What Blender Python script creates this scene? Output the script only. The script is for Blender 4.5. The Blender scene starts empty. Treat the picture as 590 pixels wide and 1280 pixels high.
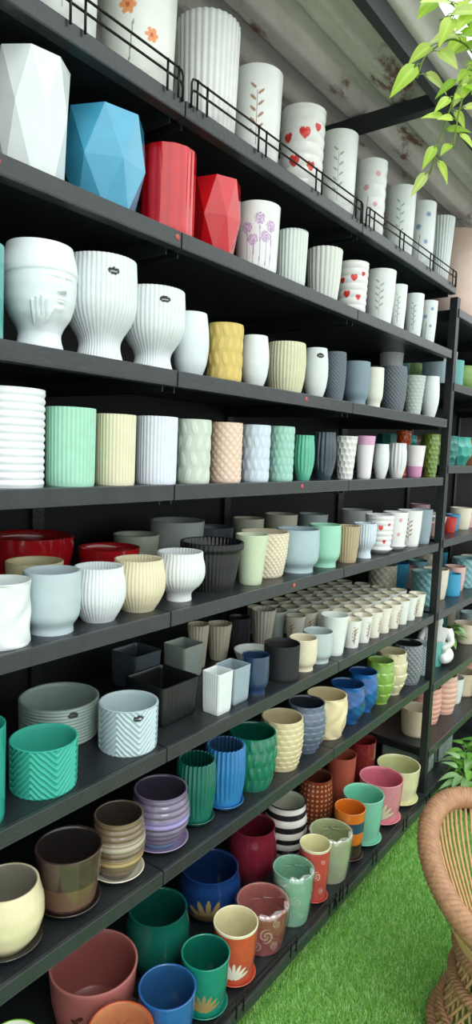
import bpy, math, random
import numpy as np
from mathutils import Matrix, Vector
random.seed(7); rng=np.random.default_rng(5)
TAU=2*math.pi
def lin(h):
    h=h.lstrip('#'); c=[int(h[i:i+2],16)/255 for i in (0,2,4)]
    return np.array([x/12.92 if x<=.04045 else ((x+.055)/1.055)**2.4 for x in c])
scene=bpy.context.scene
coll=scene.collection
# ------------------------------------------------------------------ materials
def newmat(name):
    m=bpy.data.materials.new(name); m.use_nodes=True
    nt=m.node_tree; b=nt.nodes['Principled BSDF']; return m,nt,b
def surf(name,col,rough=.5,metal=0,coat=0,nscale=8,namt=.15,bump=0,bscale=60):
    m,nt,b=newmat(name); c=lin(col)
    tc=nt.nodes.new('ShaderNodeTexCoord'); n=nt.nodes.new('ShaderNodeTexNoise')
    n.inputs['Scale'].default_value=nscale; n.inputs['Detail'].default_value=5
    nt.links.new(tc.outputs['Object'],n.inputs['Vector'])
    mx=nt.nodes.new('ShaderNodeMix'); mx.data_type='RGBA'
    mx.inputs[6].default_value=(*(c*(1-namt)),1); mx.inputs[7].default_value=(*np.clip(c*(1+namt),0,1),1)
    nt.links.new(n.outputs['Fac'],mx.inputs[0]); nt.links.new(mx.outputs[2],b.inputs['Base Color'])
    b.inputs['Roughness'].default_value=rough; b.inputs['Metallic'].default_value=metal
    b.inputs['Coat Weight'].default_value=coat
    if bump:
        n2=nt.nodes.new('ShaderNodeTexNoise'); n2.inputs['Scale'].default_value=bscale
        nt.links.new(tc.outputs['Object'],n2.inputs['Vector'])
        bp=nt.nodes.new('ShaderNodeBump'); bp.inputs['Strength'].default_value=bump; bp.inputs['Distance'].default_value=.01
        nt.links.new(n2.outputs['Fac'],bp.inputs['Height']); nt.links.new(bp.outputs['Normal'],b.inputs['Normal'])
    return m
def ceramic(name,rough,coat,var=.05,nscale=30):
    m,nt,b=newmat(name)
    at=nt.nodes.new('ShaderNodeAttribute'); at.attribute_name='Col'
    tc=nt.nodes.new('ShaderNodeTexCoord'); n=nt.nodes.new('ShaderNodeTexNoise'); n.inputs['Scale'].default_value=nscale
    n.inputs['Detail'].default_value=4
    nt.links.new(tc.outputs['Object'],n.inputs['Vector'])
    mr=nt.nodes.new('ShaderNodeMapRange'); mr.inputs[1].default_value=.3; mr.inputs[2].default_value=.7
    mr.inputs[3].default_value=1-var; mr.inputs[4].default_value=1+var*.4
    nt.links.new(n.outputs['Fac'],mr.inputs[0])
    vm=nt.nodes.new('ShaderNodeVectorMath'); vm.operation='SCALE'
    nt.links.new(at.outputs['Color'],vm.inputs[0]); nt.links.new(mr.outputs[0],vm.inputs['Scale'])
    nt.links.new(vm.outputs[0],b.inputs['Base Color'])
    b.inputs['Roughness'].default_value=rough; b.inputs['Coat Weight'].default_value=coat
    b.inputs['Coat Roughness'].default_value=.06
    return m
MAT={'s':ceramic('satin_ceramic',.34,.2),'g':ceramic('glazed_ceramic',.12,.8,.12,18),'m':ceramic('matte_ceramic',.6,0,.06,40)}
m_black=surf('black_powder_coated_steel','24282a',.36,.1,0,14,.35,.15,90)
m_lip=surf('black_shelf_lip_steel','34393a',.3,.15,.1,20,.3,.1,90)
m_back=surf('dark_back_panel','0e1012',.6,0,0,4,.2)
m_wire=surf('black_wire','0c0c0c',.3,.5)
m_tag=surf('red_price_sticker','b8504a',.5)
# ------------------------------------------------------------------ mesh builder
class MB:
    def __init__(s): s.v=[];s.f=[];s.c=[];s.n=0
    def grid(s,P,C=None,closed=True):
        m,n=P.shape[:2]
        if C is None: C=np.ones((m,n,3))*.8
        C=np.broadcast_to(C,(m,n,3))
        idx=s.n+np.arange(m*n).reshape(m,n)
        if closed: a=idx[:-1];b=np.roll(idx,-1,1)[:-1];c=np.roll(idx,-1,1)[1:];d=idx[1:]
        else: a=idx[:-1,:-1];b=idx[:-1,1:];c=idx[1:,1:];d=idx[1:,:-1]
        s.f.append(np.stack([a,b,c,d],-1).reshape(-1,4)); s.v.append(P.reshape(-1,3)); s.c.append(C.reshape(-1,3)); s.n+=m*n
    def tri(s,a,b,c,C):
        a,b,c=map(np.array,(a,b,c)); ab,bc,ca=(a+b)/2,(b+c)/2,(c+a)/2; g=(a+b+c)/3
        s.v.append(np.array([a,ab,b,bc,c,ca,g])); s.f.append(np.array([(0,1,6,5),(2,3,6,1),(4,5,6,3)])+s.n); s.c.append(np.ones((7,3))*C); s.n+=7
    def box(s,x0,x1,y0,y1,z0,z1,C=None):
        v=np.array([(x,y,z) for z in(z0,z1) for y in(y0,y1) for x in(x0,x1)],float)
        f=np.array([(0,2,3,1),(4,5,7,6),(0,1,5,4),(2,6,7,3),(0,4,6,2),(1,3,7,5)])+s.n
        s.v.append(v);s.f.append(f);s.c.append(np.ones((8,3))*(.8 if C is None else C));s.n+=8
    def add(s,o,M=None):
        V=np.concatenate(o.v)
        if M is not None: V=V@M[:3,:3].T+M[:3,3]
        s.v.append(V);s.f.append(np.concatenate(o.f)+s.n);s.c.append(np.concatenate(o.c));s.n+=len(V)
    def tube(s,pts,r,n=7,C=None,closed=False):
        pts=np.array(pts,float); m=len(pts)
        r=np.broadcast_to(np.array(r,float),(m,))
        t=np.gradient(pts,axis=0) if not closed else np.roll(pts,-1,0)-np.roll(pts,1,0)
        t/=np.linalg.norm(t,axis=1)[:,None]+1e-9
        ref=np.array([0,0,1.]) if abs(t[0,2])<.9 else np.array([1.,0,0])
        u=np.cross(t[0],ref);u/=np.linalg.norm(u);us=[]
        for i in range(m):
            u=u-t[i]*u.dot(t[i]);u/=np.linalg.norm(u)+1e-9;us.append(u)
        us=np.array(us);w=np.cross(t,us); a=np.linspace(0,TAU,n,endpoint=False)
        P=pts[:,None]+r[:,None,None]*(np.cos(a)[None,:,None]*us[:,None]+np.sin(a)[None,:,None]*w[:,None])
        if closed: P=np.concatenate([P,P[:1]])
        else: P=np.concatenate([P[:1]*0+pts[0],P,P[:1]*0+pts[-1]])
        s.grid(P,C)
    def mesh(s,name,mat,smooth=True):
        V=np.concatenate(s.v).astype(np.float32);Fc=np.concatenate(s.f).astype(np.int32);C=np.concatenate(s.c)
        me=bpy.data.meshes.new(name); me.vertices.add(len(V)); me.vertices.foreach_set('co',V.ravel())
        me.loops.add(Fc.size); me.loops.foreach_set('vertex_index',Fc.ravel())
        me.polygons.add(len(Fc)); me.polygons.foreach_set('loop_start',np.arange(0,Fc.size,4,dtype=np.int32))
        me.polygons.foreach_set('loop_total',np.full(len(Fc),4,dtype=np.int32))
        me.polygons.foreach_set('use_smooth',np.full(len(Fc),smooth))
        ca=me.color_attributes.new('Col','FLOAT_COLOR','POINT')
        ca.data.foreach_set('color',np.concatenate([C,np.ones((len(C),1))],1).astype(np.float32).ravel())
        me.materials.append(mat); me.update(); me.validate()
        return me
def obj(name,me,loc=(0,0,0),rz=0,parent=None):
    o=bpy.data.objects.new(name,me); coll.objects.link(o); o.location=loc; o.rotation_euler[2]=rz
    if parent: o.parent=parent
    return o
# ------------------------------------------------------------------ pots
PROF={
'cyl':[(0,.84),(.03,.89),(.1,.92),(1,1)],
'str':[(0,.95),(.03,.98),(1,1)],
'tap':[(0,.66),(.03,.7),(1,1)],
'mid':[(0,.76),(.03,.80),(.5,.94),(1,1)],
'rnd':[(0,.6),(.04,.64),(.15,.78),(.35,.96),(.52,1),(.75,.97),(.92,.88),(1,.89)],
'egg':[(0,.62),(.04,.68),(.2,.88),(.45,1),(.7,.98),(1,.84)],
'gob':[(0,.66),(.03,.66),(.1,.58),(.17,.54),(.25,.6),(.36,.82),(.47,.96),(.56,1),(.8,1),(1,.97)],
'bgob':[(0,.5),(.06,.5),(.12,.45),(.2,.55),(.32,.85),(.5,1),(.72,1),(.9,.9),(1,.9)],
'foot':[(0,.76),(.07,.76),(.075,.72),(.13,.74),(.2,.9),(.3,.97),(.6,1),(1,.97)],
'bar':[(0,.78),(.04,.82),(.3,.95),(.6,1),(.85,.98),(1,.94)],
'bowl':[(0,.55),(.05,.6),(.35,.85),(.75,.98),(1,1)],
'lip':[(0,.7),(.05,.72),(.6,.86),(.84,.88),(.85,1),(1,1)],
'face':[(0,.66),(.04,.66),(.1,.6),(.17,.58),(.24,.66),(.33,.84),(.45,.95),(.6,1),(.75,1),(.85,.96),(.93,.9),(1,.86)],
}
def heart(u,v,s): 
    x=u/s*1.15;y=v/s*1.15+.1; return (x*x+y*y-1)**3-x*x*y**3<0
def P_hearts(U,V,r,h):
    m=np.zeros(U.shape,bool)
    for a,b,s in((-.35,.34,.075),(.1,.66,.075),(.45,.28,.06),(-.7,.62,.06),(.75,.75,.05)): m|=heart(U-a*r,V-b*h,s*h)
    return [(m,'d8342c')]
def P_dand(U,V,r,h):
    st=np.zeros(U.shape,bool);hd=st.copy()
    for a,t in((-.5,.62),(-.2,.45),(.1,.75),(.4,.5),(.65,.66)):
        st|=(abs(U-a*r-.04*r*np.sin(V/h*5))<.0012)&(V<t*h)&(V>.08*h); d=np.hypot(U-a*r,V-t*h); hd|=(d<.085*h)&((np.sin(d*2500)>-.5))
    return [(st,'9a8fb0'),(hd,'bb93c4')]
def P_sprig(col):
    def f(U,V,r,h):
        m=(abs(U)<.0014)&(V>.15*h)&(V<.72*h)
        for k in range(9):
            z=(.25+.06*k)*h; sg=1 if k%2 else -1
            x=U*sg-.16*r;y=V-z-.04*h
            a=.7; xr=x*math.cos(a)+y*math.sin(a); yr=-x*math.sin(a)+y*math.cos(a)
            m|=(xr/(.16*r))**2+(yr/(.05*r))**2<1
        return [(m,col)]
    return f
def P_flower(col,c2='e8b040',k=1.):
    def f(U,V,r,h):
        m=np.zeros(U.shape,bool);c=m.copy()
        for a,b,s in((-.3,.62,.3*k),(.35,.4,.24*k),(.45,.8,.28*k)):
            x=U-a*r;y=V-b*h;d=np.hypot(x,y);t=np.arctan2(y,x); m|=d<s*r*(.62+.38*abs(np.cos(3*t))); c|=d<s*r*.25
        st=(abs(U+.3*r*(1-V/h))<.0015)&(V<.5*h)&(V>.08*h)
        return [(st,'7a8f6a'),(m,col),(c,c2)]
    return f
def P_leaf(col):
    def f(U,V,r,h):
        m=np.zeros(U.shape,bool)
        for t in np.linspace(-1.2,1.2,7):
            x=U;y=V-.15*h; c,s=math.cos(t),math.sin(t)
            xr=x*c-y*s; yr=x*s+y*c
            m|=((yr-.42*r)/(.4*r))**2+(xr/(.085*r))**2<1
        return [(m,col)]
    return f
def P_spray(col):
    def f(U,V,r,h):
        m=np.zeros(U.shape,bool)
        for k,(a,t) in enumerate(((-.35,.62),(0,.5),(.3,.68),(.55,.42))):
            m|=(abs(U-a*r-.1*r*np.sin(V/h*6+k))<.0014)&(V<t*h)&(V>.06*h)
            for j in range(8):
                z=(.12+.065*j)*h
                if z>t*h: continue
                sg=1 if j%2 else -1; x=(U-a*r-.1*r*np.sin(z/h*6+k))*sg-.09*r; y=V-z-.02*h
                m|=((x+y*.7)/(.11*r))**2+((y-x*.7)/(.06*r))**2<1
        return [(m,col)]
    return f
def P_rose(col):
    def f(U,V,r,h):
        m=np.zeros(U.shape,bool)
        for a,b,s in((-.5,.7,.25),(.2,.55,.3),(-.2,.3,.25),(.6,.25,.2),(.6,.8,.18)):
            x=U-a*r;y=V-b*h;d=np.hypot(x,y);t=np.arctan2(y,x)
            m|=(d<s*r)&(np.sin(d/(s*r)*11+t*2)>.35)
        return [(m,col)]
    return f
def P_dots(col):
    def f(U,V,r,h):
        s=TAU*r/24; x=(U/s)%1-.5; y=(V/s)%1-.5
        return [((x*x+y*y<.05)&(V>.2*h),col)]
    return f
def P_bands(*bs):
    def f(U,V,r,h): return [((V>=a*h)&(V<b*h),c) for a,b,c in bs]
    return f
def P_stripes(c,n=5):
    def f(U,V,r,h): return [(((V/h*n)%1)>.5,c)]
    return f
PR={'hearts':P_hearts,'dand':P_dand,'wheat':P_sprig('9c7a56'),'sprig':P_sprig('9aa8a0'),'bsprig':P_sprig('8a6a50'),'blue':P_flower('8fa9c6','5b78a8',.8),
'rose':P_flower('d9a2aa','e8b040',.7),'orange':P_flower('e5965c','c05a30',.8),'wleaf':P_leaf('ecdfc0'),'dleaf':P_spray('54302c'),'gold':P_leaf('a8935a'),'wrose':P_rose('c9dcc9'),'wrose2':P_rose('d8bcb4'),
'dots':P_dots('d8b07a'),'stripes':P_stripes('e9e9df'),'pinktop':P_bands((.8,1.1,'d9a6c9')),'pinkbot':P_bands((0,.35,'cf8fb8')),
'panel':P_leaf('f2eedd'),'obr':P_bands((0,.35,'3a2a22'),(.35,.6,'d9792a'),(.6,.8,'2c4a66')),'tiedye':P_bands((0,.12,'6b86a8'),(.5,.62,'8d82b8'),(.25,.32,'6a5a78')),
'bronze':P_bands((0,.1,'55504a'),(.3,.42,'b09a6a'),(.55,.7,'a39a84')),'brownrim':P_bands((0,.08,'2a1a12'),(.12,.5,'6d5340'))}
def dispf(code,r,h):
    k=code[0]; a=code[1:]
    n=int(a) if a else 0
    if k=='v': return lambda T,Z:-(.036*(36/max(n,24)) if n>16 else .026)*(1-abs(np.sin(n*T/2)))
    if k=='V': return lambda T,Z:-.09*(1-abs(np.sin(n*T/2)))*np.clip((Z-.12)/.2,0,1)
    if k=='r': return lambda T,Z:-.045*(1-abs(np.sin(math.pi*n*Z)))
    if k=='d': return lambda T,Z:.045*abs(np.sin(n*T/2+math.pi*n*Z*h/(TAU*r)))*abs(np.sin(n*T/2-math.pi*n*Z*h/(TAU*r)))-.02
    if k=='k': return lambda T,Z:.02*np.tanh(5*np.sin(n*T)*np.sin(n*Z*h/r))
    if k=='s':
        def f(T,Z):
            m=max(3,int(round(n*h/(TAU*r)*1.6))); zz=Z*m; row=np.floor(zz); u=(T*n/TAU+.5*(row%2))%1-.5; v=zz-row
            return .055*(v)*np.clip(1-abs(u)*1.9*v,0,1)-.03
        return f
    if k=='c':
        def f(T,Z):
            u=(T*n/TAU)%1; tri=abs(u-.5)*2; L=Z*h/r*3.2+tri*np.where((np.floor(T*n/TAU)%2)>0,1.3,-1.3)
            return .028*np.tanh(4*np.sin(L*10))-.02
        return f
    if k=='l':
        def f(T,Z):
            m=max(3,round(n*.7*h/(TAU*r))); zz=Z*m; row=np.floor(zz); u=(T*n/TAU+.5*(row%2))%1-.5; v=zz-row-.5; s=np.where(row%2>0,1,-1)
            x=(u+s*v*.45); y=v-s*u*.45
            return .04*np.clip(1-(x/.3)**2-(y/.55)**2,0,1)**.5-.012*(abs(x)<.03)-.01
        return f
    if k=='w': return lambda T,Z:.03*np.sin(n*T/2+2.5*np.sin(Z*6))-.02
    if k=='h':
        def f(T,Z):
            m=max(2,round(n*h/(TAU*r))); zz=Z*m; row=np.floor(zz); u=(T*n/TAU+.5*(row%2))%1-.5; v=zz-row-.5
            return -.08*np.clip(1-3.4*(u*u+v*v),0,1)
        return f
    if k=='A':
        def f(T,Z):
            zz=Z*4; row=np.floor(zz); u=(T*n/TAU+.5*(row%2))%1-.5; v=zz-row
            return .13*v*(np.clip(1-abs(u)*2.2*v,0,1)**.6)-.08
        return f
    if k=='F':
        def f(T,Z):
            a=(T-.62+math.pi)%TAU-math.pi
            g=lambda ca,cz,sa,sz:np.exp(-((a-ca)/sa)**2-((Z-cz)/sz)**2)
            D=.0*a
            D+=.17*np.exp(-(a/.085)**2)*np.clip((.70-Z)/.15,0,1)*(1/(1+np.exp(-(Z-.525)*160)))
            D+=.05*g(.1,.54,.05,.016)+.05*g(-.1,.54,.05,.016)
            D+=-.05*g(.28,.625,.15,.035)-.05*g(-.28,.625,.15,.035)
            for s in(-1,1):
                zc=.60-.018*np.cos((a-s*.29)/.16*1.4)
                D+=.03*g(s*.29,.62,.14,.022)-.03*np.exp(-((Z-zc)/.006)**2)*(abs(a-s*.29)<.16)
            D+=.04*g(.0,.68,.4,.02)
            D+=.055*g(0,.475,.13,.012)+.06*g(0,.447,.10,.012)+.05*g(0,.385,.16,.03)
            D+=.035/(1+np.exp(-(Z-.70-.035*np.cos(a*1.0))*180))
            for i in range(4):
                ac=-.42-.135*i; top=(.47,.49,.475,.445)[i]
                D=np.maximum(D,.10*np.exp(-((a-ac)/.05)**4)*np.clip((top-Z)/.015,0,1)*np.clip((Z-.2)/.05,0,1))
            D=np.maximum(D,.12*g(-.6,.27,.26,.07)); D=np.maximum(D,.10*np.exp(-((a+.27-(Z-.33)*1.2)/.05)**4)*np.clip((.40-Z)/.015,0,1)*np.clip((Z-.22)/.05,0,1))
            return D
        return f
    return None
def facet_pot(r,h,n,col,inner=None,low=.70,mid=1.0,top=.97,zm=.48):
    mb=MB(); C=lin(col); a=TAU*np.arange(n)/n
    def ring(z,q,o): t=a+o*TAU/n; return np.stack([q*r*np.cos(t),q*r*np.sin(t),np.full(n,z*h)],-1)
    A0,A,B,Cc=ring(0,low,0),ring(.045,low,0),ring(zm,mid,.5),ring(1,top,0)
    mb.grid(np.stack([A0*np.array([.01,.01,1]),A0]),C)
    for j in range(n):
        k=(j+1)%n
        mb.tri(A0[j],A0[k],A[k],C); mb.tri(A0[j],A[k],A[j],C)
        mb.tri(A[j],A[k],B[j],C); mb.tri(B[j],A[k],B[k],C)
        mb.tri(B[j],B[k],Cc[k],C); mb.tri(Cc[j],B[j],Cc[k],C)
    rs=[Cc]
    for q,z in((.93,1.0),(.93,.98),(.80,.5),(.62,.08),(.01,.08)): rs.append(ring(z,top*q,0))
    mb.grid(np.stack(rs),lin(inner) if inner else C)
    return mb
def pot(prof,r,h,col,disp='',inner=None,pr=None,label=False,saucer=None,sq=0,facets=0,rim=None,mot=0):
    if facets: return facet_pot(r,h,facets,col,inner,*( (.87,.99,1.0,.55) if prof=='cyl' else (.74,1,.97,.5)))
    mb=MB(); base=lin(col); z0=0
    if saucer:
        sc=lin(saucer); rr=[.001,.55,.62,.92,1.0,.97,.9,.6,.001]; zz=[0,0,0,.016,.020,.022,.016,.008,.008]
        n=72;a=np.linspace(0,TAU,n,endpoint=False)
        P=np.stack([np.stack([q*r*.98*np.cos(a),q*r*.98*np.sin(a),np.full(n,z)],-1) for q,z in zip(rr,zz)]); mb.grid(P,sc); z0=.009; h=h-z0
    nth,nz=64,26
    if disp:
        k=disp[0]; n=int(disp[1:] or 0)
        nth,nz={'v':(n*8 if n<=16 else n*6,24),'V':(n*8,30),'r':(64,n*8+1),'F':(360,220)}.get(k,(216,84))
    if pr: nth,nz=max(nth,216),max(nz,96)
    if label: nth,nz=max(nth,216),max(nz,80)
    if sq: nth=128
    th=np.linspace(0,TAU,nth,endpoint=False); z=np.linspace(0,1,nz)
    pp=np.array(PROF[prof]); R=np.interp(z,pp[:,0],pp[:,1])
    if len(pp)>4 and prof not in('lip',):
        for _ in range(max(2,(nz*nz)//250)):
            R2=R.copy(); R2[1:-1]=(R[:-2]+2*R[1:-1]+R[2:])/4; R=R2
            if _>30: break
    R/=R.max()
    T,Zg=np.meshgrid(th,z); D=np.zeros_like(T)
    if disp:
        fd=(np.clip((1-Zg)/.03,0,1)*np.clip(Zg/.05,0,1)) if disp[0] not in 'vVF' else np.clip(Zg/.04,0,1)
        D=dispf(disp,r,h)(T,Zg)*fd
    cr=np.ones_like(T)
    if sq: p=14; cr=1/((abs(np.cos(T))**p+abs(np.sin(T))**p)**(1/p))*.78
    RR=R[:,None]*cr*(1+D)*r
    P=np.stack([RR*np.cos(T),RR*np.sin(T),z0+Zg*h],-1)
    C=np.ones((nz,nth,3))*base
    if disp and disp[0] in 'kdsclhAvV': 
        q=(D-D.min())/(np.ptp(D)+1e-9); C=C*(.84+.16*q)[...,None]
    if mot:
        q=.5+.5*np.sin(T*5+7*Zg+2*np.sin(9*Zg+3*T))*np.sin(Zg*17+T*2); C=C*(1-mot*q)[...,None]
    Tw=(T+math.pi)%TAU-math.pi
    if pr:
        kk=2 if pr not in('dots','stripes') else 1
        U=((T*kk/TAU+.5)%1-.5)*TAU/kk*r
        for m,c in PR[pr](U,Zg*h,r,h):
            C[m]=lin(c)
    if label:
        a=.35
        e=((Tw-a)*r/(.014))**2+((Zg-.84)*h/.0075)**2; C[e<1]=lin('14161a'); C[(e<.35)&(abs((Zg-.84)*h)<.0012)]=lin('b0b4b8')
    if rim: C[Zg>.965]=lin(rim)
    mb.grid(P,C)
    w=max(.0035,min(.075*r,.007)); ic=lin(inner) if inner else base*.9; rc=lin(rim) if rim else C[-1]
    top=P[-1]; rad=np.linalg.norm(top[:,:2],axis=1); un=top[:,:2]/rad[:,None]
    rings=[top]
    for dw,dz in((.25,.0012),(.75,.0012),(1,-.001)):
        q=np.empty_like(top); q[:,:2]=un*(rad-w*dw)[:,None]; q[:,2]=top[:,2]+dz; rings.append(q)
    for zz in(.9,.75,.5,.25,.1,.06):
        Rz=np.interp(zz,z,R)*r*(cr[int(zz*(nz-1))]); q=np.empty_like(top)
        ri=np.minimum(Rz*.985-w,rad-w) if prof!='lip' else np.minimum(Rz-w,rad-w); q[:,:2]=un*ri[:,None]; q[:,2]=z0+zz*h; rings.append(q)
    q=rings[-1].copy(); q[:,:2]*=.01; rings.append(q)
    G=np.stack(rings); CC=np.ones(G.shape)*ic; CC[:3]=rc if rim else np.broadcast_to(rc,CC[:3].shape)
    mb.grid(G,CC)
    b=P[:1].copy(); b0=b.copy(); b0[...,:2]*=.01; mb.grid(np.concatenate([b0,b]),base)
    return mb
def place(name,mb,x,y,z,mat='s',flat=False,rz=None):
    me=mb.mesh(name,MAT[mat],not flat)
    return obj(name,me,(x,y,z),math.atan2(-y,-x) if rz is None else rz)
ZS=dict(A=2.589,B=2.30,C=1.984,D=1.714,E=1.402,F=1.055,G=.727,H=.155)
W=dict(
A="851,123,72,219 1072,137,86,242 1307,134,83,269 1508,121,70,242 1750,121,70,246 1966,113,62,262 2202,108,57,260 2473,110,59,262 2693,105,54,274 2925,107,56,286",
B="782,124,73,220 982,143,92,203 1159,118,67,196 1341,118,67,190 1525,115,64,186 1685,99,48,161 1901,110,59,167 2098,107,56,172 2330,111,60,201 2447,85,34,173 2624,91,40,176 2783,90,39,180",
C="646,111,60,168 805,123,72,204 969,132,81,219 1132,128,77,189 1256,115,47,159 1377,99,48,150 1506,92,41,141 1702,113,62,152 1848,91,40,157 1971,88,37,162 2156,100,49,154 2277,88,37,148 2494,103,52,180 2698,98,47,166 2873,91,40,183 2900,302,57,310",
D="736,121,68,189 872,105,52,162 992,98,45,156 1129,103,50,160 1259,97,44,161 1395,97,44,161 1532,95,42,162 1664,92,39,165 1793,88,35,144 1935,95,42,160 2092,93,40,153 2239,90,37,160 2375,84,31,134 2549,92,39,143 2755,98,45,139 2930,228,33,211 2940,94,34,197",
E="716,112,55,127 838,118,61,131 968,119,62,124 1099,124,67,126 1250,125,68,128 1415,151,92,138 1560,115,50,150 1698,164,79,143 1851,132,75,144 2008,116,59,149 2158,104,47,135 2304,103,46,135 2468,117,60,159 2612,110,53,163 2777,113,56,162 2908,107,50,160 991,403,108,162 1166,308,83,126 1381,422,77,132 1534,401,96,167 1706,387,72,135 896,261,66,125 1894,373,58,155 2125,381,66,157 2372,379,64,144 2651,316,71,153",
F="657,122,63,193 832,132,73,106 1013,316,101,97 1084,133,74,113 1275,200,98,110 1400,100,46,119 1490,118,55,110 1592,105,44,119 1793,255,70,56 1763,119,60,115 1882,109,50,111 1995,115,56,110 2110,112,53,149 1555,367,72,109 1385,419,74,112 1646,391,46,148 1767,391,46,127 1852,366,41,141 2019,374,49,139",
G="746,137,78,141 910,138,79,146 1055,130,70,160 1217,140,81,157 1360,135,60,187 1480,125,65,190 1640,138,80,175 1810,135,76,171 1966,132,75,177 2134,141,82,156 2294,136,77,156 2443,140,68,167 2575,122,64,188 2718,133,74,193 2905,133,74,190",
H="726,89,69,385 1054,105,85,160 1223,100,80,164 1378,91,74,172 1521,90,72,184 1693,105,88,150 1860,90,75,185 1990,80,60,215 2150,100,83,182 2299,95,64,215 2450,108,88,205 2655,119,99,194 2860,122,102,176 1144,315,125,174 1394,304,104,201 1690,334,114,171 1925,315,95,224 2130,297,89,243 2370,298,78,250 2583,289,69,274 2796,293,73,270")
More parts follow.
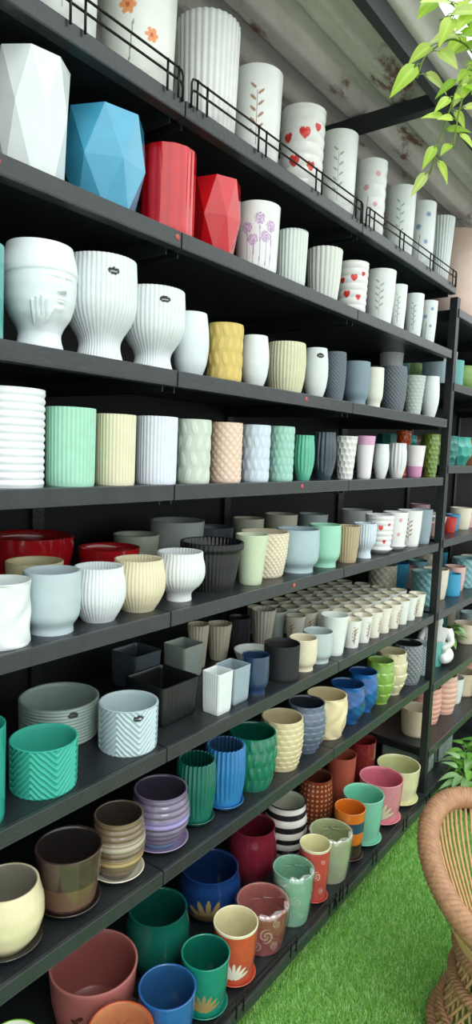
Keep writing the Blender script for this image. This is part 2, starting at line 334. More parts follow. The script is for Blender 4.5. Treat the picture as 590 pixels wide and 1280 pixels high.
S=dict(
A=[('white_printed_ceramic_pot','cyl','','s','e8eee8',dict(pr='sprig')),('white_flower_print_pot','cyl','','s','e6ebe2',dict(pr='orange')),
('white_striped_relief_pot','cyl','v30','s','e8ece8',dict(rim='ccd4d0')),('white_wheat_print_pot','cyl','','s','eaeeea',dict(pr='wheat')),
('white_heart_print_pot','cyl','r7','s','eceeea',dict(pr='hearts')),('white_leaf_print_pot','cyl','','s','e6ebe8',dict(pr='sprig')),
('white_ringed_flower_pot','cyl','r6','s','e6ebe8',dict(pr='rose')),('white_branch_print_pot','cyl','','s','e3ece8',dict(pr='sprig')),
('white_blue_flower_pot','cyl','','s','e3ecea',dict(pr='blue')),('white_tapered_ribbed_pot','tap','v24','s','dfeae8',{})],
B=[('white_faceted_pot','cyl','','s','dfe8e8',dict(facets=8)),('sky_blue_faceted_pot','mid','','g','48a8cc',dict(facets=7,inner='3f9fc0')),
('red_fluted_pot','str','v14','g','cc1420',{}),('red_faceted_pot','mid','','g','cc1a22',dict(facets=7)),
('white_dandelion_print_pot','cyl','','s','e6ece8',dict(pr='dand')),('pale_ribbed_pot','cyl','v24','s','dde8e0',dict(rim='b8c8c6')),
('white_line_pattern_pot','mid','v22','s','e6ece4',{}),('white_heart_print_pot','cyl','r7','s','e9ecea',dict(pr='hearts')),
('white_plant_print_pot','mid','','s','e4ebe8',dict(pr='sprig')),('white_leaf_print_pot','mid','','s','e2ebe8',dict(pr='sprig')),
('white_leaf_print_pot','mid','','s','e0ebe8',dict(pr='sprig')),('white_blue_flower_pot','mid','','s','e0ebe8',dict(pr='blue'))],
C=[('teal_ceramic_pot','str','','g','27a59a',{}),('face_sculpture_planter','face','F','m','e2ecef',{}),
('white_ribbed_goblet_pot','gob','v48','m','e2ebec',dict(label=True)),('white_ribbed_goblet_pot','gob','v44','m','e2ebec',dict(label=True)),
('white_egg_shaped_pot','egg','','m','dde8ea',{}),('yellow_embossed_pot','str','l12','m','dcc572',{}),
('white_egg_shaped_pot','egg','','m','e0e9ea',{}),('cream_ribbed_pot','bar','v34','m','dcdcb8',{}),('white_egg_shaped_pot','egg','','m','dfe8e8',dict(label=True)),
('charcoal_knit_pot','bar','k18','m','66727a',{}),('slate_blue_pot','foot','','m','7f94a0',{}),('cream_footed_pot','foot','','m','e0e4d8',{}),
('charcoal_lattice_pot','bar','d20','m','6a747c',{}),('pale_green_diamond_pot','tap','s12','m','c4d2ca',{}),('white_bulb_pot','rnd','','m','dfe8e8',{}),('white_tall_pot','tap','','s','e0ebe8',{})],
D=[('white_horizontal_ribbed_pot','str','r13','m','e8eef2',{}),('mint_ribbed_cylinder_pot','str','v34','m','a6dcc2',{}),('cream_ribbed_cylinder_pot','str','v34','m','e4e0c0',{}),
('white_ribbed_cylinder_pot','str','v34','m','e0e9f4',{}),('pale_green_leaf_embossed_pot','str','l9','m','d0dccd',{}),('peach_diamond_embossed_pot','str','d12','m','ecd2bc',{}),
('pale_blue_embossed_pot','str','l12','m','d2e2ee',{}),('mint_textured_pot','str','l14','m','a2d4c4',{}),('mint_glazed_melon_pot','rnd','V16','g','5cbd9c',{}),
('slate_glazed_melon_pot','rnd','V16','g','3a4c58',dict(mot=.3)),('white_patterned_tapered_pot','tap','h12','s','e6eae4',{}),('white_lilac_band_pot','tap','','s','e8e6e8',dict(pr='pinktop',inner='c9a0c8')),
('white_bulb_pot','rnd','','s','dfe6e6',{}),('white_ribbed_bulb_pot','rnd','V14','s','e2e8e6',{}),('white_pink_print_pot','tap','','s','e8e4e6',dict(pr='pinkbot')),
('orange_honeycomb_pot','str','h10','g','e05a26',{}),('green_honeycomb_pot','bar','h10','g','6c8a32',{})],
E=[('white_swirl_embossed_pot','str','w10','s','e2ebea',{}),('pale_blue_footed_pot','foot','','s','b6c8cc',{}),('white_ribbed_round_pot','rnd','v44','s','e4ecee',{}),
('cream_ribbed_round_pot','rnd','v44','s','e4dcba',{}),('white_ribbed_bowl_pot','bgob','v40','s','e4eaea',{}),('black_ribbed_rim_pot','lip','v44','s','1b1d1f',{}),
('pale_green_tapered_pot','tap','','s','c8d8b8',{}),('cream_mesh_pot','mid','d26','m','e4dcc0',{}),('blue_grey_footed_pot','foot','','s','a8c0c6',{}),
('mint_footed_pot','foot','','s','9ad4b8',{}),('tan_ribbed_pot','mid','v26','m','b8a884',{}),('pale_blue_ribbed_goblet_pot','gob','v26','s','cfe0ea',{}),
('white_heart_print_pot','mid','r7','s','e8ebea',dict(pr='hearts',saucer='e4e8e6')),('white_floral_print_pot','mid','','s','e6eae8',dict(pr='rose',saucer='e4e8e6')),
('white_branch_print_pot','mid','','s','e6eae8',dict(pr='bsprig')),('blue_grey_pot','mid','','s','8a9ea6',{}),
('red_glazed_bowl_pot','bowl','','g','b81822',{}),('red_glazed_bowl_pot','bowl','','g','c01c24',{}),('pale_green_pot','mid','','s','c8d2bc',{}),('grey_pot','mid','','s','bcc6c4',{}),
('dark_grey_pot','mid','','s','5a6468',{}),('cream_pot','mid','','s','e4dcaa',{}),('pale_green_pot','mid','','s','d6d8c0',{}),('cream_pot','mid','','s','e0dcc4',{}),('blue_grey_pot','mid','','s','b8c8c8',{}),('white_ceramic_pot','mid','','s','e0e6e4',{})],
F=[('teal_ceramic_pot','str','','g','2f9e8e',{}),('teal_geometric_relief_pot','str','c8','m','36b09a',{}),('sage_ribbed_pot','str','r12','s','a8bcb4',dict(label=True)),
('pale_blue_geometric_relief_pot','str','c8','s','bcd2d6',dict(label=True)),('black_ribbed_square_pot','cyl','v44','s','1a1c1e',dict(sq=1)),('white_ribbed_square_pot','cyl','v32','s','e2ecea',dict(sq=1)),
('blue_grey_square_pot','cyl','','s','94a8b0',dict(sq=1)),('navy_cylinder_pot','foot','','g','1f3c5c',dict(inner='20324a')),('white_tapered_pot','tap','','s','dfe8e4',{}),
('black_cylinder_pot','str','','m','1c1e20',{}),('cream_cylinder_pot','foot','','m','dcd6b8',{}),('blue_grey_cylinder_pot','foot','','s','b4c4c2',{}),('white_tapered_pot','tap','','s','dfe8e2',{}),
('sage_square_planter','cyl','v40','s','b4c2b8',dict(sq=1)),('dark_square_planter','cyl','','s','4e5a60',dict(sq=1)),('cream_scalloped_pot','tap','v20','s','dcd4bc',{}),('cream_scalloped_pot','tap','v20','s','dcd4bc',{}),('black_cylinder_pot','str','','s','1c1e22',{}),('cream_scalloped_pot','tap','v20','s','dcd8c4',{})],
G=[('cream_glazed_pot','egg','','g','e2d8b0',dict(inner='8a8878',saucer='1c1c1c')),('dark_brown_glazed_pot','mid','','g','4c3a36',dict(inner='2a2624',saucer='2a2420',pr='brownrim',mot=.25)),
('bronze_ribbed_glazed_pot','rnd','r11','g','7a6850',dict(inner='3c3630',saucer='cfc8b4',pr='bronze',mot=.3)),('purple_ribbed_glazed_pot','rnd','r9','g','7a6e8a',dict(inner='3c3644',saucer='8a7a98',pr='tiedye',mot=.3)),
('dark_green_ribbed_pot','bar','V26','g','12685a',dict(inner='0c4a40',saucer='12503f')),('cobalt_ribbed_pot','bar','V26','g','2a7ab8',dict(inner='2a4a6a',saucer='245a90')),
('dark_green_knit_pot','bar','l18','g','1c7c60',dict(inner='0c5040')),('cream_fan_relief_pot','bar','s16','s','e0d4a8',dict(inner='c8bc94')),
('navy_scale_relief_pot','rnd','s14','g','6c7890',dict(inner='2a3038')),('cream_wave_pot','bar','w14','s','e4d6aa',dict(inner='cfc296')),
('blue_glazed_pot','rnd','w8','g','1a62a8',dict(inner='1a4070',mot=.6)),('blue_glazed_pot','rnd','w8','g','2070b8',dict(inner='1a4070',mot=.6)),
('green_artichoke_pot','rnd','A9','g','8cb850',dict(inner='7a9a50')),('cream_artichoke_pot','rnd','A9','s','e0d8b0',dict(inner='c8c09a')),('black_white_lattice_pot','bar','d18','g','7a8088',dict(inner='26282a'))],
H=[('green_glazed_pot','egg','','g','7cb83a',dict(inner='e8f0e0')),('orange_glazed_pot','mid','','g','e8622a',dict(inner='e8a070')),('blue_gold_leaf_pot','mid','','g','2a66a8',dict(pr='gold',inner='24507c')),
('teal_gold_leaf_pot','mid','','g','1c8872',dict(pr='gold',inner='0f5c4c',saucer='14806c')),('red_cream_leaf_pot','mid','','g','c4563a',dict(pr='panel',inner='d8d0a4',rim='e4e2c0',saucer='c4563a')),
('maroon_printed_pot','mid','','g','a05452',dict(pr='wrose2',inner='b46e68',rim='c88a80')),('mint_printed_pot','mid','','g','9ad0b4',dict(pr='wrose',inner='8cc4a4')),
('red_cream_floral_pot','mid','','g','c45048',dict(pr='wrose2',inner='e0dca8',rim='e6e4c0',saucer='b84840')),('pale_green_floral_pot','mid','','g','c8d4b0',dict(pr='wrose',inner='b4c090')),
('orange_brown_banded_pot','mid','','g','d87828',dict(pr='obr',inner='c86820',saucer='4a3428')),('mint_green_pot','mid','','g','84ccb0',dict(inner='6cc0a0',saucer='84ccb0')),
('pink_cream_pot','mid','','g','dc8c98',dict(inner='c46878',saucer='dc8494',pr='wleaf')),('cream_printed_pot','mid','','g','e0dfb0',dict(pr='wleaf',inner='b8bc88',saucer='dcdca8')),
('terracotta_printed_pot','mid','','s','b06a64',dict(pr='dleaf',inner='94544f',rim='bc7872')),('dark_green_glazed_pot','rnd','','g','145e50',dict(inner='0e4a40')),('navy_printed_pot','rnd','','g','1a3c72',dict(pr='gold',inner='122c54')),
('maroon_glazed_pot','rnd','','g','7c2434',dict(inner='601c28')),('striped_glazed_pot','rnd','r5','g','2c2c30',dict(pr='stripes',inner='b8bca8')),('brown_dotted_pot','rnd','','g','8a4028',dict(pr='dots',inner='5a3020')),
('terracotta_glazed_pot','mid','','g','b05a48',{}),('dark_red_glazed_pot','mid','','g','7c2a28',{})])
plastic,ntp,bp_=newmat('clear_plastic_wrap')
tr=ntp.nodes.new('ShaderNodeBsdfTransparent');gl=ntp.nodes.new('ShaderNodeBsdfGlossy');gl.inputs['Roughness'].default_value=.15
mxs=ntp.nodes.new('ShaderNodeMixShader');mxs.inputs[0].default_value=.2
ntp.links.new(tr.outputs[0],mxs.inputs[1]);ntp.links.new(gl.outputs[0],mxs.inputs[2]);ntp.links.new(mxs.outputs[0],ntp.nodes['Material Output'].inputs['Surface'])
for k,s in W.items():
    q=[[float(t)/1000 for t in p.split(',')] for p in s.split()]
    for p in q: p[1]+=1
    for it in range(50):      # settle: neighbours must not interpenetrate
        for i in range(len(q)):
            for j in range(i):
                a,b=(q[i],q[j]) if q[i][0]>q[j][0] else (q[j],q[i])
                o=a[2]+b[2]+.0015-math.hypot(a[0]-b[0],a[1]-b[1])
                if o>0:
                    if abs(a[1]-b[1])>.12:
                        c=a if a[1]>b[1] else b; c[1]+=min(o,.01)*.6
                    else: a[0]+=.15*o;b[0]-=.15*o;a[2]-=.25*o;b[2]-=.25*o
    for p,st in zip(q,S[k]):
        name,prof,dp,mt,col,kw=st; x,y,r,h=p
        x=min(x,2.985-r); y=min(y,1.56-r)
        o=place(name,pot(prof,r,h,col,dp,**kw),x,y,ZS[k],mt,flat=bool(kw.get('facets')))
        if kw.get('sq'): o.rotation_euler[2]=0
        if name in('maroon_printed_pot','mint_printed_pot','orange_glazed_pot','pale_green_floral_pot'):
            mb=MB();n=90;a=np.linspace(0,TAU,n,endpoint=False);rows=[]
            for zz,rf in((.02,.82),(.3,.95),(.6,1.02),(.9,1.05),(1.03,1.04),(1.05,.8),(1.03,.5),(1.04,.02)):
                w=1+.02*np.sin(a*13+zz*9)+.015*np.sin(a*29-zz*21)
                rows.append(np.stack([r*rf*w*np.cos(a),r*rf*w*np.sin(a),h*zz+.004*np.sin(a*7+rf*20)],-1))
            mb.grid(np.stack(rows)); w_=obj('plastic_wrap',mb.mesh('plastic_wrap',plastic)); w_.parent=o
# continuation of the rows towards the viewer's left (mostly out of frame)
for k,cols in dict(B=['e0e8e6','c41420'],C=['dbe7ea','e0e4d8'],D=['e8eef2','a6dcc2'],E=['e2ebea','c8d8b8'],F=['2f9e8e','bcd2d6'],G=['7a6248','2a7ab8'],H=['b05a48','14806c']).items():
    x=.52
    for i in range(4):
        place('ceramic_flower_pot',pot('mid' if i%2 else 'rnd',.075,.16,cols[i%2],'v36' if i%2 else ''),x-.07,1.15,ZS[k],'s'); x-=.19
# small pots massed on one shelf
def small(pr,col): 
    mb=MB(); n=48;a=np.linspace(0,TAU,n,endpoint=False);zz=np.linspace(0,1,24)
    T,Zg=np.meshgrid(a,zz); R=.040*(.72+.28*Zg); P=np.stack([R*np.cos(T),R*np.sin(T),Zg*.108],-1)
    C=np.ones((24,n,3))*lin(col); U=((T*3/TAU+.5)%1-.5)*TAU/3*.040
    for m,c in PR[pr](U,Zg*.108,.040,.108): C[m]=lin(c)
    mb.grid(P,C)
    rr=[(.040,.108),(.0385,.1095),(.036,.108),(.027,.02),(.001,.02)]
    mb.grid(np.stack([np.stack([x*np.cos(a),x*np.sin(a),np.full(n,z)],-1) for x,z in rr]),lin('cfcbb0'))
    return mb
sm=[small('bsprig','e2e8e0'),small('sprig','dde6e0'),small('wheat','e4e4d4')]
grp=MB()
for ri,y in enumerate((1.105,1.2,1.295,1.39,1.485)):
    x0=(2.24,2.21,2.13,2.11,2.13)[ri]; x=x0+.03*(ri%2)
    while x<2.94:
        M=np.eye(4);M[:3,3]=(x,y,0);t=random.uniform(0,6);c,s_=math.cos(t),math.sin(t);M[0,0]=c;M[0,1]=-s_;M[1,0]=s_;M[1,1]=c
        grp.add(sm[random.randrange(3)],M); x+=.096
obj('rows_of_small_printed_pots',grp.mesh('rows_of_small_printed_pots',MAT['s']),(0,0,ZS['F']))
# ------------------------------------------------------------------ display rack
def rack(name,seams,zs,yf,yb,zlow,top):
    root=bpy.data.objects.new(name,None); coll.objects.link(root)
    sh=MB();lp=MB()
    for z in zs:
        for a,b in zip(seams[:-1],seams[1:]):
            y0=yf if z>zlow else yf-.045
            sh.box(a+.002,b-.002,y0+.012,yb,z-.012,z)
            lp.box(a+.002,b-.002,y0,y0+.012,z-.036,z)
            lp.box(a+.002,b-.002,y0,y0+.03,z-.038,z-.034)
            for xx in (a+.02,b-.02):    # cantilever brackets
                sh.box(xx-.002,xx+.002,y0+.03,yb,z-.05,z-.013)
    obj('shelves',sh.mesh('shelves',m_black,False),parent=root)
    o=obj('shelf_lips',lp.mesh('shelf_lips',m_lip,False),parent=root); bv=o.modifiers.new('bev','BEVEL');bv.width=.002;bv.segments=2
    p=MB()
    for s in seams:
        p.box(s-.02,s+.02,yb,yb+.04,0,top)
        p.box(s-.02,s+.02,yf+.02,yb+.04,0,.07)
    obj('uprights',p.mesh('uprights',m_black,False),parent=root)
    p=MB();p.box(seams[0],seams[-1],yb+.015,yb+.02,.07,top)
    obj('back_panel',p.mesh('back_panel',m_back,False),parent=root)
    return root
r1=rack('black_display_rack',[-.664,.236,1.135,2.034,2.99],list(ZS.values()),1.045,1.58,.3,2.6)
L2=[2.50,2.16,1.77,1.41,1.05,.69,.35,.12]
r2=rack('black_display_rack',[3.05,3.95,4.85,5.75],L2,1.045,1.6,.01,2.55)
p=MB()
for s in(3.05,3.95,4.85,5.75): p.box(s-.02,s+.02,1.05,1.085,0,2.55)
obj('front_posts',p.mesh('front_posts',m_black,False),parent=r2)
def guard(x0,x1,y,z,hh):
    mb=MB(); r=.0028
    for zz in (hh,hh*.55):
        mb.tube([(x0,y,z-.01),(x0,y,z+zz-.012),(x0+.004,y,z+zz-.003),(x0+.012,y,z+zz),(x1-.012,y,z+zz),(x1-.004,y,z+zz-.003),(x1,y,z+zz-.012),(x1,y,z-.01)],r)
    for t in (.02,.06,.3,.34,.64,.68,.94,.98):
        x=x0+(x1-x0)*t; mb.tube([(x,y-.003,z-.01),(x,y-.003,z+hh)],r)
    return mb
g=MB()
for a,b in((-.64,.22),(.25,1.12),(1.15,2.02),(2.05,2.97)):
    g.add(guard(a,b,1.042,ZS['A'],.055)); g.add(guard(a,b,.998,ZS['H'],.05))
obj('wire_guards',g.mesh('wire_guards',m_wire),parent=r1)
t=MB();a=np.linspace(0,TAU,20,endpoint=False)
for x,z in((1.12,ZS['B']),(.66,ZS['B']),(1.72,ZS['C']),(1.72,ZS['D']),(1.70,ZS['E']),(.64,ZS['G']),(.66,ZS['F'])):
    P=np.stack([np.stack([x+rr*np.cos(a),np.full(20,yy),z-.016+rr*np.sin(a)],-1) for rr,yy in((.0005,1.0435),(.0065,1.0435),(.007,1.045))]); t.grid(P)
obj('price_stickers',t.mesh('price_stickers',m_tag),parent=r1)
# ------------------------------------------------------------------ second rack contents
def simple(name,prof,r,h,col,dp,x,y,z,mt='s',**kw): place(name,pot(prof,r,h,col,dp,**kw),x,y,z,mt)
simple('peach_tall_jar','egg',.15,.46,'e8cfc0','',3.42,1.22,2.50,'s')
simple('white_tall_jar','egg',.13,.40,'dfe4e0','',3.80,1.26,2.50,'s')
rows={2.16:[('blue_grey_pot','cyl','a8c0c8','',.085,.17),('teal_cylinder_pot','str','5fa8a4','',.06,.15),('green_glazed_pot','rnd','7aa050','',.07,.14),('white_ceramic_pot','cyl','dfe6e4','',.07,.15)],
1.77:[('green_honeycomb_pot','bar','6c8a32','h10',.075,.15),('teal_dotted_pot','bar','2f7f78','h12',.07,.15),('turquoise_glazed_pot','rnd','48b0a0','h10',.075,.15),('brown_glazed_pot','rnd','8a5a3a','',.07,.14)],
1.41:[('pink_printed_pot','tap','e0b8b8','',.04,.07),('white_ceramic_pot','tap','e4e6e2','',.045,.09),('red_glazed_pot','tap','c43a30','',.04,.08),('blue_glazed_pot','tap','4a90b8','',.04,.09),('cream_pot','mid','e0dcc4','',.06,.12)],
1.05:[('teal_relief_pot','str','7ab0b4','k12',.075,.17),('cream_pot','mid','dcd6c0','',.07,.16),('sky_blue_pot','str','3a9cc4','',.05,.12),('pink_printed_pot','mid','d8b0a8','',.06,.14)],
.69:[('pale_blue_geometric_relief_pot','str','b4cccc','c8',.07,.15),('teal_cylinder_pot','str','5fb0a8','',.06,.13),('cream_pot','mid','dcd2bc','',.07,.12)],
.35:[('cream_square_pot','cyl','d8ccae','',.08,.14),('pink_ribbed_pot','bar','e0a898','r7',.085,.2),('peach_ribbed_pot','bar','e4b8a4','r7',.085,.22),('white_ceramic_pot','mid','dfe6e4','',.07,.15)]}
for z,l in rows.items():
    x=3.13; i=0
    while x<5.6:
        nm,pf,c,dp,r,h=l[i%len(l)]
        if z==.69 and 3.3<x<3.7: x+=.2; continue
        simple(nm,pf,r,h,c,dp,x+r,1.10+r+.02*(i%2),z,'s'); 
        if i<6: simple(nm,pf,r,h,l[(i+1)%len(l)][2],dp,x+r+.02,1.35+r,z,'s')
        x+=2*r+.03; i+=1
# glass terrariums
mg,ntg,bg=newmat('green_tinted_glass'); bg.inputs['Base Color'].default_value=(.72,.88,.8,1); bg.inputs['Transmission Weight'].default_value=.7; bg.inputs['Roughness'].default_value=.1
for x0 in(3.12,3.42):
    e=bpy.data.objects.new('glass_terrarium',None); coll.objects.link(e); e.location=(x0,1.12,.12)
    mb=MB(); w,d,hh,tk=.24,.2,.17,.004
    mb.box(0,w,0,tk,0,hh);mb.box(0,w,d-tk,d,0,hh);mb.box(0,tk,tk,d-tk,0,hh);mb.box(w-tk,w,tk,d-tk,0,hh);mb.box(tk,w-tk,tk,d-tk,0,tk)
    obj('glass_panes',mb.mesh('glass_panes',mg,False),parent=e)
    mb=MB()
    for xx in(0,w):
        for yy in(0,d): mb.tube([(xx,yy,0),(xx,yy,hh)],.003,6)
    for zz in(.002,hh): mb.tube([(0,0,zz),(w,0,zz)],.003,6);mb.tube([(0,d,zz),(w,d,zz)],.003,6);mb.tube([(0,0,zz),(0,d,zz)],.003,6);mb.tube([(w,0,zz),(w,d,zz)],.003,6)
    obj('frame',mb.mesh('frame',m_lip),parent=e)
# ------------------------------------------------------------------ figurine
def skinfig(name,verts,edges,radii,mat,loc,rz=0,sub=2):
    me=bpy.data.meshes.new(name); me.from_pydata(verts,edges,[]); o=obj(name,me,loc,rz)
    sk=o.modifiers.new('skin','SKIN'); 
    for i,r in enumerate(radii): me.skin_vertices[0].data[i].radius=(r,r)
    me.skin_vertices[0].data[0].use_root=True
    s=o.modifiers.new('sub','SUBSURF'); s.levels=sub; s.render_levels=sub
    me.materials.append(mat); return o
m_fig=surf('white_resin','e8ece6',.4,0,.1)
V=[(0,0,.05),(0,0,.10),(0,0,.15),(0,0,.185),(0,0,.21),(0,0,.25),
(.0,.06,.16),(-.03,.085,.11),(-.06,.03,.08),(0,-.06,.16),(-.03,-.085,.11),(-.06,-.03,.08),
(-.03,.08,.035),(-.09,.03,.03),(-.03,-.08,.035),(-.09,-.03,.03)]
E=[(0,1),(1,2),(2,3),(3,4),(4,5),(2,6),(6,7),(7,8),(2,9),(9,10),(10,11),(0,12),(12,13),(0,14),(14,15)]
R=[.06,.05,.055,.022,.04,.03,.026,.02,.015,.026,.02,.015,.035,.025,.035,.025]
fig=skinfig('buddha_figurine',V,E,R,m_fig,(3.40,1.17,.705),math.atan2(-1.17,-3.4)+math.pi)
# ------------------------------------------------------------------ foliage
def leafmat(name,tf=.45):
    m,nt,b=newmat(name); oi=nt.nodes.new('ShaderNodeAttribute'); oi.attribute_name='Col'
    nt.links.new(oi.outputs['Color'],b.inputs['Base Color']); b.inputs['Roughness'].default_value=.35
    tl=nt.nodes.new('ShaderNodeBsdfTranslucent'); nt.links.new(oi.outputs['Color'],tl.inputs['Color'])
    mx=nt.nodes.new('ShaderNodeMixShader'); mx.inputs[0].default_value=tf
    nt.links.new(b.outputs[0],mx.inputs[1]);nt.links.new(tl.outputs[0],mx.inputs[2]);nt.links.new(mx.outputs[0],nt.nodes['Material Output'].inputs['Surface'])
    return m
m_leaf=leafmat('leaf'); m_grass=leafmat('turf_fibre',.3)
def leaf(mb,base,direction,normal,L,Wd,col,heart_=True,droop=.25):
    d=np.array(direction,float);d/=np.linalg.norm(d); n=np.array(normal,float); n-=d*n.dot(d); n/=np.linalg.norm(n)+1e-9; s=np.cross(d,n)
    t=np.linspace(0,1,10); u=np.linspace(-1,1,7)
    w=np.sin(np.pi*np.clip(t,0,1)**(.55 if heart_ else .9))**.8*Wd*.5*(1.02-t*.25); w[0]=Wd*.1; w[-1]=.0004
    T,U=np.meshgrid(t,u,indexing='ij'); Wg=w[:,None]*U
    back=-.12*L*(abs(U)**1.5)*np.clip(1-T*5,0,1) if heart_ else 0
    P=np.array(base)+d*((T*L+back)[...,None])+s*Wg[...,None]+n*((-droop*L*T**2+.22*abs(Wg))[...,None])
    C=np.ones((10,7,3))*col*(1+.25*(abs(U)<.1))[...,None]
    mb.grid(P,C,closed=False)
def vine(mb,pts,nleaf,L,cols,rad=.0022):
    pts=np.array(pts,float)*1.3; t=np.linspace(0,1,len(pts)); tt=np.linspace(0,1,24)
    Q=np.stack([np.interp(tt,t,pts[:,i]) for i in range(3)],1)
    for _ in range(3): Q[1:-1]=(Q[:-2]+2*Q[1:-1]+Q[2:])/4
    mb.tube(Q,rad,5,lin('8aa84a'))
    for i in range(nleaf):
        f=(i+.7)/nleaf; p=np.array([np.interp(f,tt,Q[:,k]) for k in range(3)])
        sg=1 if i%2 else -1
        dr=np.array([sg*random.uniform(.3,1),random.uniform(-.6,.3),random.uniform(-.7,.45)])
        pe=p+dr/np.linalg.norm(dr)*L*.35; mb.tube([p,(p+pe)/2+np.array([0,0,.004]),pe],.0013,5,lin('9ab850'))
        leaf(mb,pe,dr+np.array([0,0,-.35]),(random.uniform(-.3,.3),-1,.5),L*random.uniform(.75,1.15),L*.56,cols[random.randrange(len(cols))]*random.uniform(.85,1.15))
pl=bpy.data.objects.new('hanging_pothos_plant',None); coll.objects.link(pl); pl.location=(1.70,.59,2.755); pl.rotation_euler[2]=math.atan2(-.795,.6055)
cols=[lin('b4dc4a'),lin('c8e860'),lin('9ccc3c'),lin('d8ee8a')]
mb=MB()
vine(mb,[(.03,0,.0),(-.02,-.02,.05),(-.06,-.04,.05),(-.11,-.05,.01),(-.12,-.05,-.03)],8,.078,cols)
vine(mb,[(.03,-.03,.0),(-.03,-.05,-.01),(-.05,-.06,-.06),(-.07,-.06,-.13),(-.085,-.05,-.20)],13,.048,cols)
vine(mb,[(.03,0,.0),(0,.0,.08),(-.05,-.02,.12),(-.08,-.02,.13)],7,.078,cols)
vine(mb,[(.03,0,.03),(.0,-.05,.1),(-.01,-.05,.14),(.03,-.04,.17)],8,.07,cols)
vine(mb,[(.02,-.04,.0),(-.03,-.06,-.04),(-.045,-.07,-.10),(-.05,-.07,-.16)],9,.045,cols)
vine(mb,[(.05,-.06,.03),(.02,-.08,.06),(-.03,-.08,.08),(-.09,-.07,.06)],8,.072,cols)
for i in range(22):
    a_=random.uniform(0,TAU); leaf(mb,(.10+.05*math.cos(a_),.05*math.sin(a_),.03+random.uniform(0,.1)),(math.cos(a_),math.sin(a_),.5),(0,-.5,1),.08,.05,cols[i%4])
obj('pothos_vines',mb.mesh('pothos_vines',m_leaf),parent=pl)
mb=pot('mid',.075,.13,'141516','',inner='2a1c12'); o=obj('hanging_pot',mb.mesh('hanging_pot',MAT['s']),(.08,0,-.10),parent=pl)
mb=MB()
for q in range(3):
    b=TAU*q/3+.3; mb.tube([(.08+.072*math.cos(b),.072*math.sin(b),.025),(.08,0,.26)],.0015,5)
mb.tube([(.08,0,.255),(.08,0,.31)],.002,5)
obj('hanger_wires',mb.mesh('hanger_wires',m_wire),parent=pl)
def pottedplant(name,x,y,z,r,h,L,n,seed):
    random.seed(seed); e=bpy.data.objects.new(name,None); coll.objects.link(e); e.location=(x,y,z)
    mb=pot('mid',r,h,'151617','r2',inner='2a1c12'); obj('nursery_pot',mb.mesh('nursery_pot',MAT['s']),parent=e)
    sb=MB(); a=np.linspace(0,TAU,24,endpoint=False); sb.grid(np.stack([np.stack([q*np.cos(a),q*np.sin(a),np.full(24,h*.88)],-1) for q in(r*.86,.001)]),lin('2a1c12')); obj('soil',sb.mesh('soil',MAT['m']),parent=e)
    mb=MB(); cs=[lin('8cc45a'),lin('b4dca0'),lin('6aac40')]
    for i in range(n):
        b=random.uniform(0,TAU); p=np.array([r*.4*math.cos(b),r*.4*math.sin(b),h*.85]); q=p+np.array([math.cos(b)*L*.7,math.sin(b)*L*.7,L*random.uniform(.4,1.6)])
        mb.tube([p,(p+q)/2+np.array([0,0,.02]),q],.0018,5,lin('7aa848')); leaf(mb,q,(math.cos(b),math.sin(b),random.uniform(-.3,.5)),(0,0,1),L*random.uniform(.8,1.2),L*.6,cs[i%3],droop=.4)
    obj('leaves',mb.mesh('leaves',m_leaf),parent=e)
pottedplant('potted_green_plant',3.28,.88,0,.075,.13,.09,26,1)
pottedplant('potted_green_plant',3.47,.93,0,.075,.13,.09,26,2)
pottedplant('potted_green_plant',3.42,.74,0,.075,.13,.09,26,3)
pottedplant('potted_green_plant',3.66,.86,0,.075,.13,.10,26,4)
pottedplant('potted_small_plant',3.62,1.18,.69,.05,.08,.06,20,5)
# ------------------------------------------------------------------ wicker chair
m_cane=surf('rattan_cane','cca878',.5,0,.1,30,.25,.2,80)
m_braid=surf('braided_rattan','a87e5c',.55,0,.1,40,.4,.3,90)
ch=bpy.data.objects.new('wicker_barrel_chair',None); coll.objects.link(ch); ch.location=(2.0,.365,0)
A0=math.radians(72)
def rimz(t): return .385+.275*((1+math.cos(t-A0))/2)**1.5
def shell(t,f):
    z=.30+(rimz(t)-.30)*f; rr=.165+.125*math.sin(min(1,(z-.30)/.36)*math.pi/2); return (rr*math.cos(t),rr*math.sin(t),z)
mb=MB()
for i in range(84):
    t=TAU*i/84; mb.tube([shell(t,f) for f in np.linspace(0,1,9)],.0050,6)
for i in range(40):
    for s in(-1,1):
        t=TAU*i/40; pts=[]
        for f in np.linspace(0,1,9):
            tt=t+s*.75*(f); rr=.235-.07*math.sin(f*math.pi*.5); 
            pts.append(((rr+.004*s)*math.cos(tt),(rr+.004*s)*math.sin(tt),.015+.285*f))
        mb.tube(pts,.005,6)
obj('canes',mb.mesh('canes',m_cane),parent=ch)
mb=MB()
def braid(path,R,r,turns,n=5,N=720):
    path=np.array([path(u) for u in np.linspace(0,1,N,endpoint=False)])
    t=np.roll(path,-1,0)-np.roll(path,1,0); t/=np.linalg.norm(t,axis=1)[:,None]
    up_=np.array([0,0,1.]); s=np.cross(t,up_); s/=np.linalg.norm(s,axis=1)[:,None]; w=np.cross(s,t)
    for k in range(n):
        ph=TAU*k/n+np.arange(N)/N*TAU*turns
        mb.tube(path+R*(np.cos(ph)[:,None]*s+np.sin(ph)[:,None]*w),r,6,closed=True)
braid(lambda u:shell(TAU*u,1.0),.022,.0135,26)
braid(lambda u:(.176*math.cos(TAU*u),.176*math.sin(TAU*u),.31),.013,.011,20,4)
braid(lambda u:(.238*math.cos(TAU*u),.238*math.sin(TAU*u),.026),.012,.010,22,4)
braid(lambda u:(.188*math.cos(TAU*u),.188*math.sin(TAU*u),.21),.010,.009,24,4)
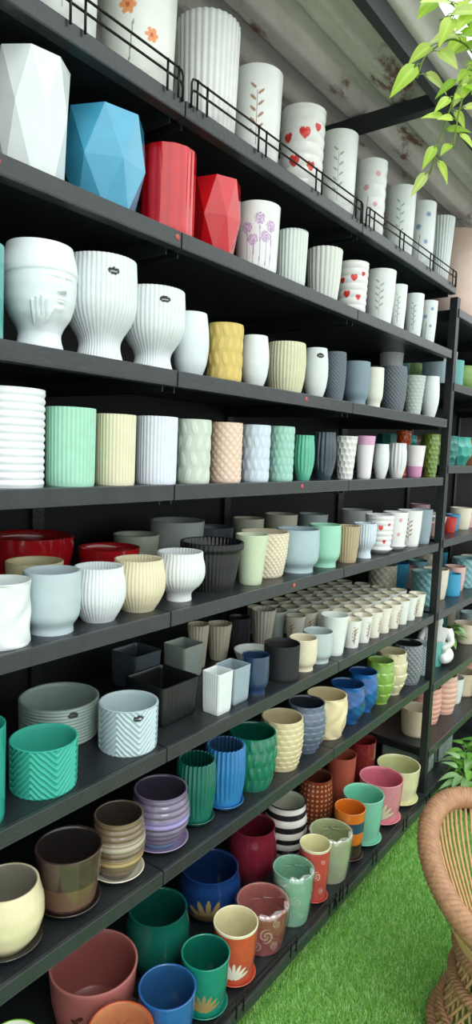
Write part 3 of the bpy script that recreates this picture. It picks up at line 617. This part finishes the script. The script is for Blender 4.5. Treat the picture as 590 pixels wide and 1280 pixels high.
braid(lambda u:(.220*math.cos(TAU*u),.220*math.sin(TAU*u),.10),.006,.006,24,3)
obj('braided_bands',mb.mesh('braided_bands',m_braid),parent=ch)
mb=MB();a=np.linspace(0,TAU,120,endpoint=False)
P=[]
for q in np.linspace(.172,.004,44): P.append(np.stack([q*np.cos(a),q*np.sin(a),.325+.012*(1-(q/.2)**2)+.004*np.cos(q*700)+.0015*np.sin(a*40)],-1))
mb.grid(np.stack(P)); obj('woven_seat',mb.mesh('woven_seat',m_cane),parent=ch)
# ------------------------------------------------------------------ ground
mb=MB(); mb.box(-6,14,-6,6,-.05,-.006); obj('floor',mb.mesh('floor',surf('pale_bounce_floor','b4b2ac',.8,0,0,3,.12),False))  # invented pale floor beyond the turf, added to cut green bounce onto the roof
def gmat():
    m,nt,b=newmat('artificial_turf_base'); n=nt.nodes.new('ShaderNodeTexNoise'); n.inputs['Scale'].default_value=90; n.inputs['Detail'].default_value=8
    tc=nt.nodes.new('ShaderNodeTexCoord'); nt.links.new(tc.outputs['Object'],n.inputs['Vector'])
    cr=nt.nodes.new('ShaderNodeValToRGB'); cr.color_ramp.elements[0].position=.35; cr.color_ramp.elements[0].color=(*lin('5e9a48'),1); cr.color_ramp.elements[1].position=.7; cr.color_ramp.elements[1].color=(*lin('90cc68'),1)
    nt.links.new(n.outputs['Fac'],cr.inputs[0]); nt.links.new(cr.outputs[0],b.inputs['Base Color']); b.inputs['Roughness'].default_value=.7; return m
tf=bpy.data.objects.new('artificial_grass_mat',None); coll.objects.link(tf)
mb=MB(); mb.box(-1,6,-.5,1.3,-.006,0); obj('turf_backing',mb.mesh('turf_backing',gmat(),False),parent=tf)
N=5200; bx=rng.uniform(0,.3,N);by=rng.uniform(0,.3,N);an=rng.uniform(0,TAU,N);hh=rng.uniform(.010,.022,N);ln=rng.normal(0,.007,(N,2)); ww=.0013
V=np.zeros((N,4,3)); V[:,0]=np.stack([bx-ww*np.cos(an),by-ww*np.sin(an),0*bx],1);V[:,1]=np.stack([bx+ww*np.cos(an),by+ww*np.sin(an),0*bx],1)
V[:,2]=np.stack([bx+ln[:,0]+.4*ww*np.cos(an),by+ln[:,1]+.4*ww*np.sin(an),hh],1);V[:,3]=np.stack([bx+ln[:,0]-.4*ww*np.cos(an),by+ln[:,1]-.4*ww*np.sin(an),hh],1)
gcol=np.array([lin('90cc60'),lin('aade7c'),lin('7cba50'),lin('d0eeac')])[rng.integers(0,4,N)]
mb=MB(); mb.v.append(V.reshape(-1,3)); mb.f.append(np.arange(4*N).reshape(N,4)); mb.c.append(np.repeat(gcol,4,0)); mb.n=4*N
o=obj('turf_fibres',mb.mesh('turf_fibres',m_grass,False),(.9,-.5,0),parent=tf)
for ax,cnt in((0,14),(1,6)):
    am=o.modifiers.new('arr','ARRAY'); am.count=cnt; am.use_relative_offset=False; am.use_constant_offset=True; am.constant_offset_displace=(.3,0,0) if ax==0 else (0,.3,0)
# ------------------------------------------------------------------ roof
m_roof,nt,b=newmat('weathered_corrugated_sheet'); tc=nt.nodes.new('ShaderNodeTexCoord')
n=nt.nodes.new('ShaderNodeTexNoise');n.inputs['Scale'].default_value=3.2;n.inputs['Detail'].default_value=10;n.inputs['Roughness'].default_value=.7
mp=nt.nodes.new('ShaderNodeMapping');mp.inputs['Scale'].default_value=(.8,2.4,1);nt.links.new(tc.outputs['Object'],mp.inputs[0]);nt.links.new(mp.outputs[0],n.inputs['Vector'])
cr=nt.nodes.new('ShaderNodeValToRGB');e=cr.color_ramp.elements;e[0].position=.36;e[0].color=(*lin('7a5a50'),1);e[1].position=.42;e[1].color=(*lin('c4c2bc'),1)
x_=cr.color_ramp.elements.new(.65);x_.color=(*lin('e0dcd8'),1);nt.links.new(n.outputs['Fac'],cr.inputs[0]);nt.links.new(cr.outputs[0],b.inputs['Base Color']);b.inputs['Roughness'].default_value=.8
ys=np.linspace(.77,2.6,200); ph=((ys/.17)%1); prof_=np.interp(ph,[0,.3,.42,.8,.92,1],[0,0,.04,.04,0,0])
xs=np.linspace(-2,9,40); mb=MB(); X,Yg=np.meshgrid(xs,ys,indexing='ij'); P=np.stack([X,Yg,3.06+prof_[None]+.0*X],-1); mb.grid(P,closed=False)
o=obj('ceiling',mb.mesh('ceiling',m_roof)); 
m_beam=surf('dark_steel_beam','2a2f31',.5,.2)
mb=MB(); mb.box(-2,9,.855,.885,2.99,3.055); 
for x in(-.2,2.25,4.7,7.1): mb.box(x-.02,x+.02,.5,2.6,3.0,3.05)
obj('roof_beams',mb.mesh('roof_beams',m_beam,False))
m_wall=surf('pale_rendered_wall','b8bcb8',.8,0,0,2,.1)
mb=MB(); mb.box(-2,9,2.6,2.7,0,3.1); obj('wall_back',mb.mesh('wall_back',m_wall,False))
mb=MB(); mb.box(9,9.1,-3,2.7,0,3.1); obj('wall_end',mb.mesh('wall_end',m_wall,False))
# ------------------------------------------------------------------ light
w=bpy.data.worlds.new('sky'); scene.world=w; w.use_nodes=True; nt=w.node_tree; bg=nt.nodes['Background']
tc=nt.nodes.new('ShaderNodeTexCoord'); sx=nt.nodes.new('ShaderNodeSeparateXYZ'); nt.links.new(tc.outputs['Generated'],sx.inputs[0])
cr=nt.nodes.new('ShaderNodeValToRGB'); e=cr.color_ramp.elements; e[0].position=.48;e[0].color=(.48,.5,.5,1);e[1].position=.66;e[1].color=(.95,1,.99,1)
mr=nt.nodes.new('ShaderNodeMapRange'); mr.inputs[1].default_value=-1; nt.links.new(sx.outputs['Z'],mr.inputs[0]); nt.links.new(mr.outputs[0],cr.inputs[0]); nt.links.new(cr.outputs[0],bg.inputs[0]); bg.inputs[1].default_value=1.85
sn=bpy.data.lights.new('sun','SUN'); sn.energy=1.0; sn.angle=.45; sn.color=(1,.98,.95); so=bpy.data.objects.new('sun',sn); coll.objects.link(so); so.location=(0,-3,5)
so.rotation_euler=Vector((.45,1,-1.25)).to_track_quat('-Z','Y').to_euler()
# ------------------------------------------------------------------ camera
ex=np.array([.6055,-.0526,.7941]);ex/=np.linalg.norm(ex); up=np.array([.0378,-.9948,-.0948]);up-=ex*up.dot(ex);up/=np.linalg.norm(up); ey=np.cross(up,ex)
cam=bpy.data.cameras.new('camera'); co=bpy.data.objects.new('camera',cam); coll.objects.link(co)
M=Matrix(((ex[0],-ex[1],-ex[2],0),(ey[0],-ey[1],-ey[2],0),(up[0],-up[1],-up[2],1.8),(0,0,0,1))); co.matrix_world=M
cam.sensor_fit='VERTICAL'; cam.sensor_height=36; cam.lens=36*800/1280; cam.clip_start=.02
scene.camera=co
scene.view_settings.view_transform='Standard'
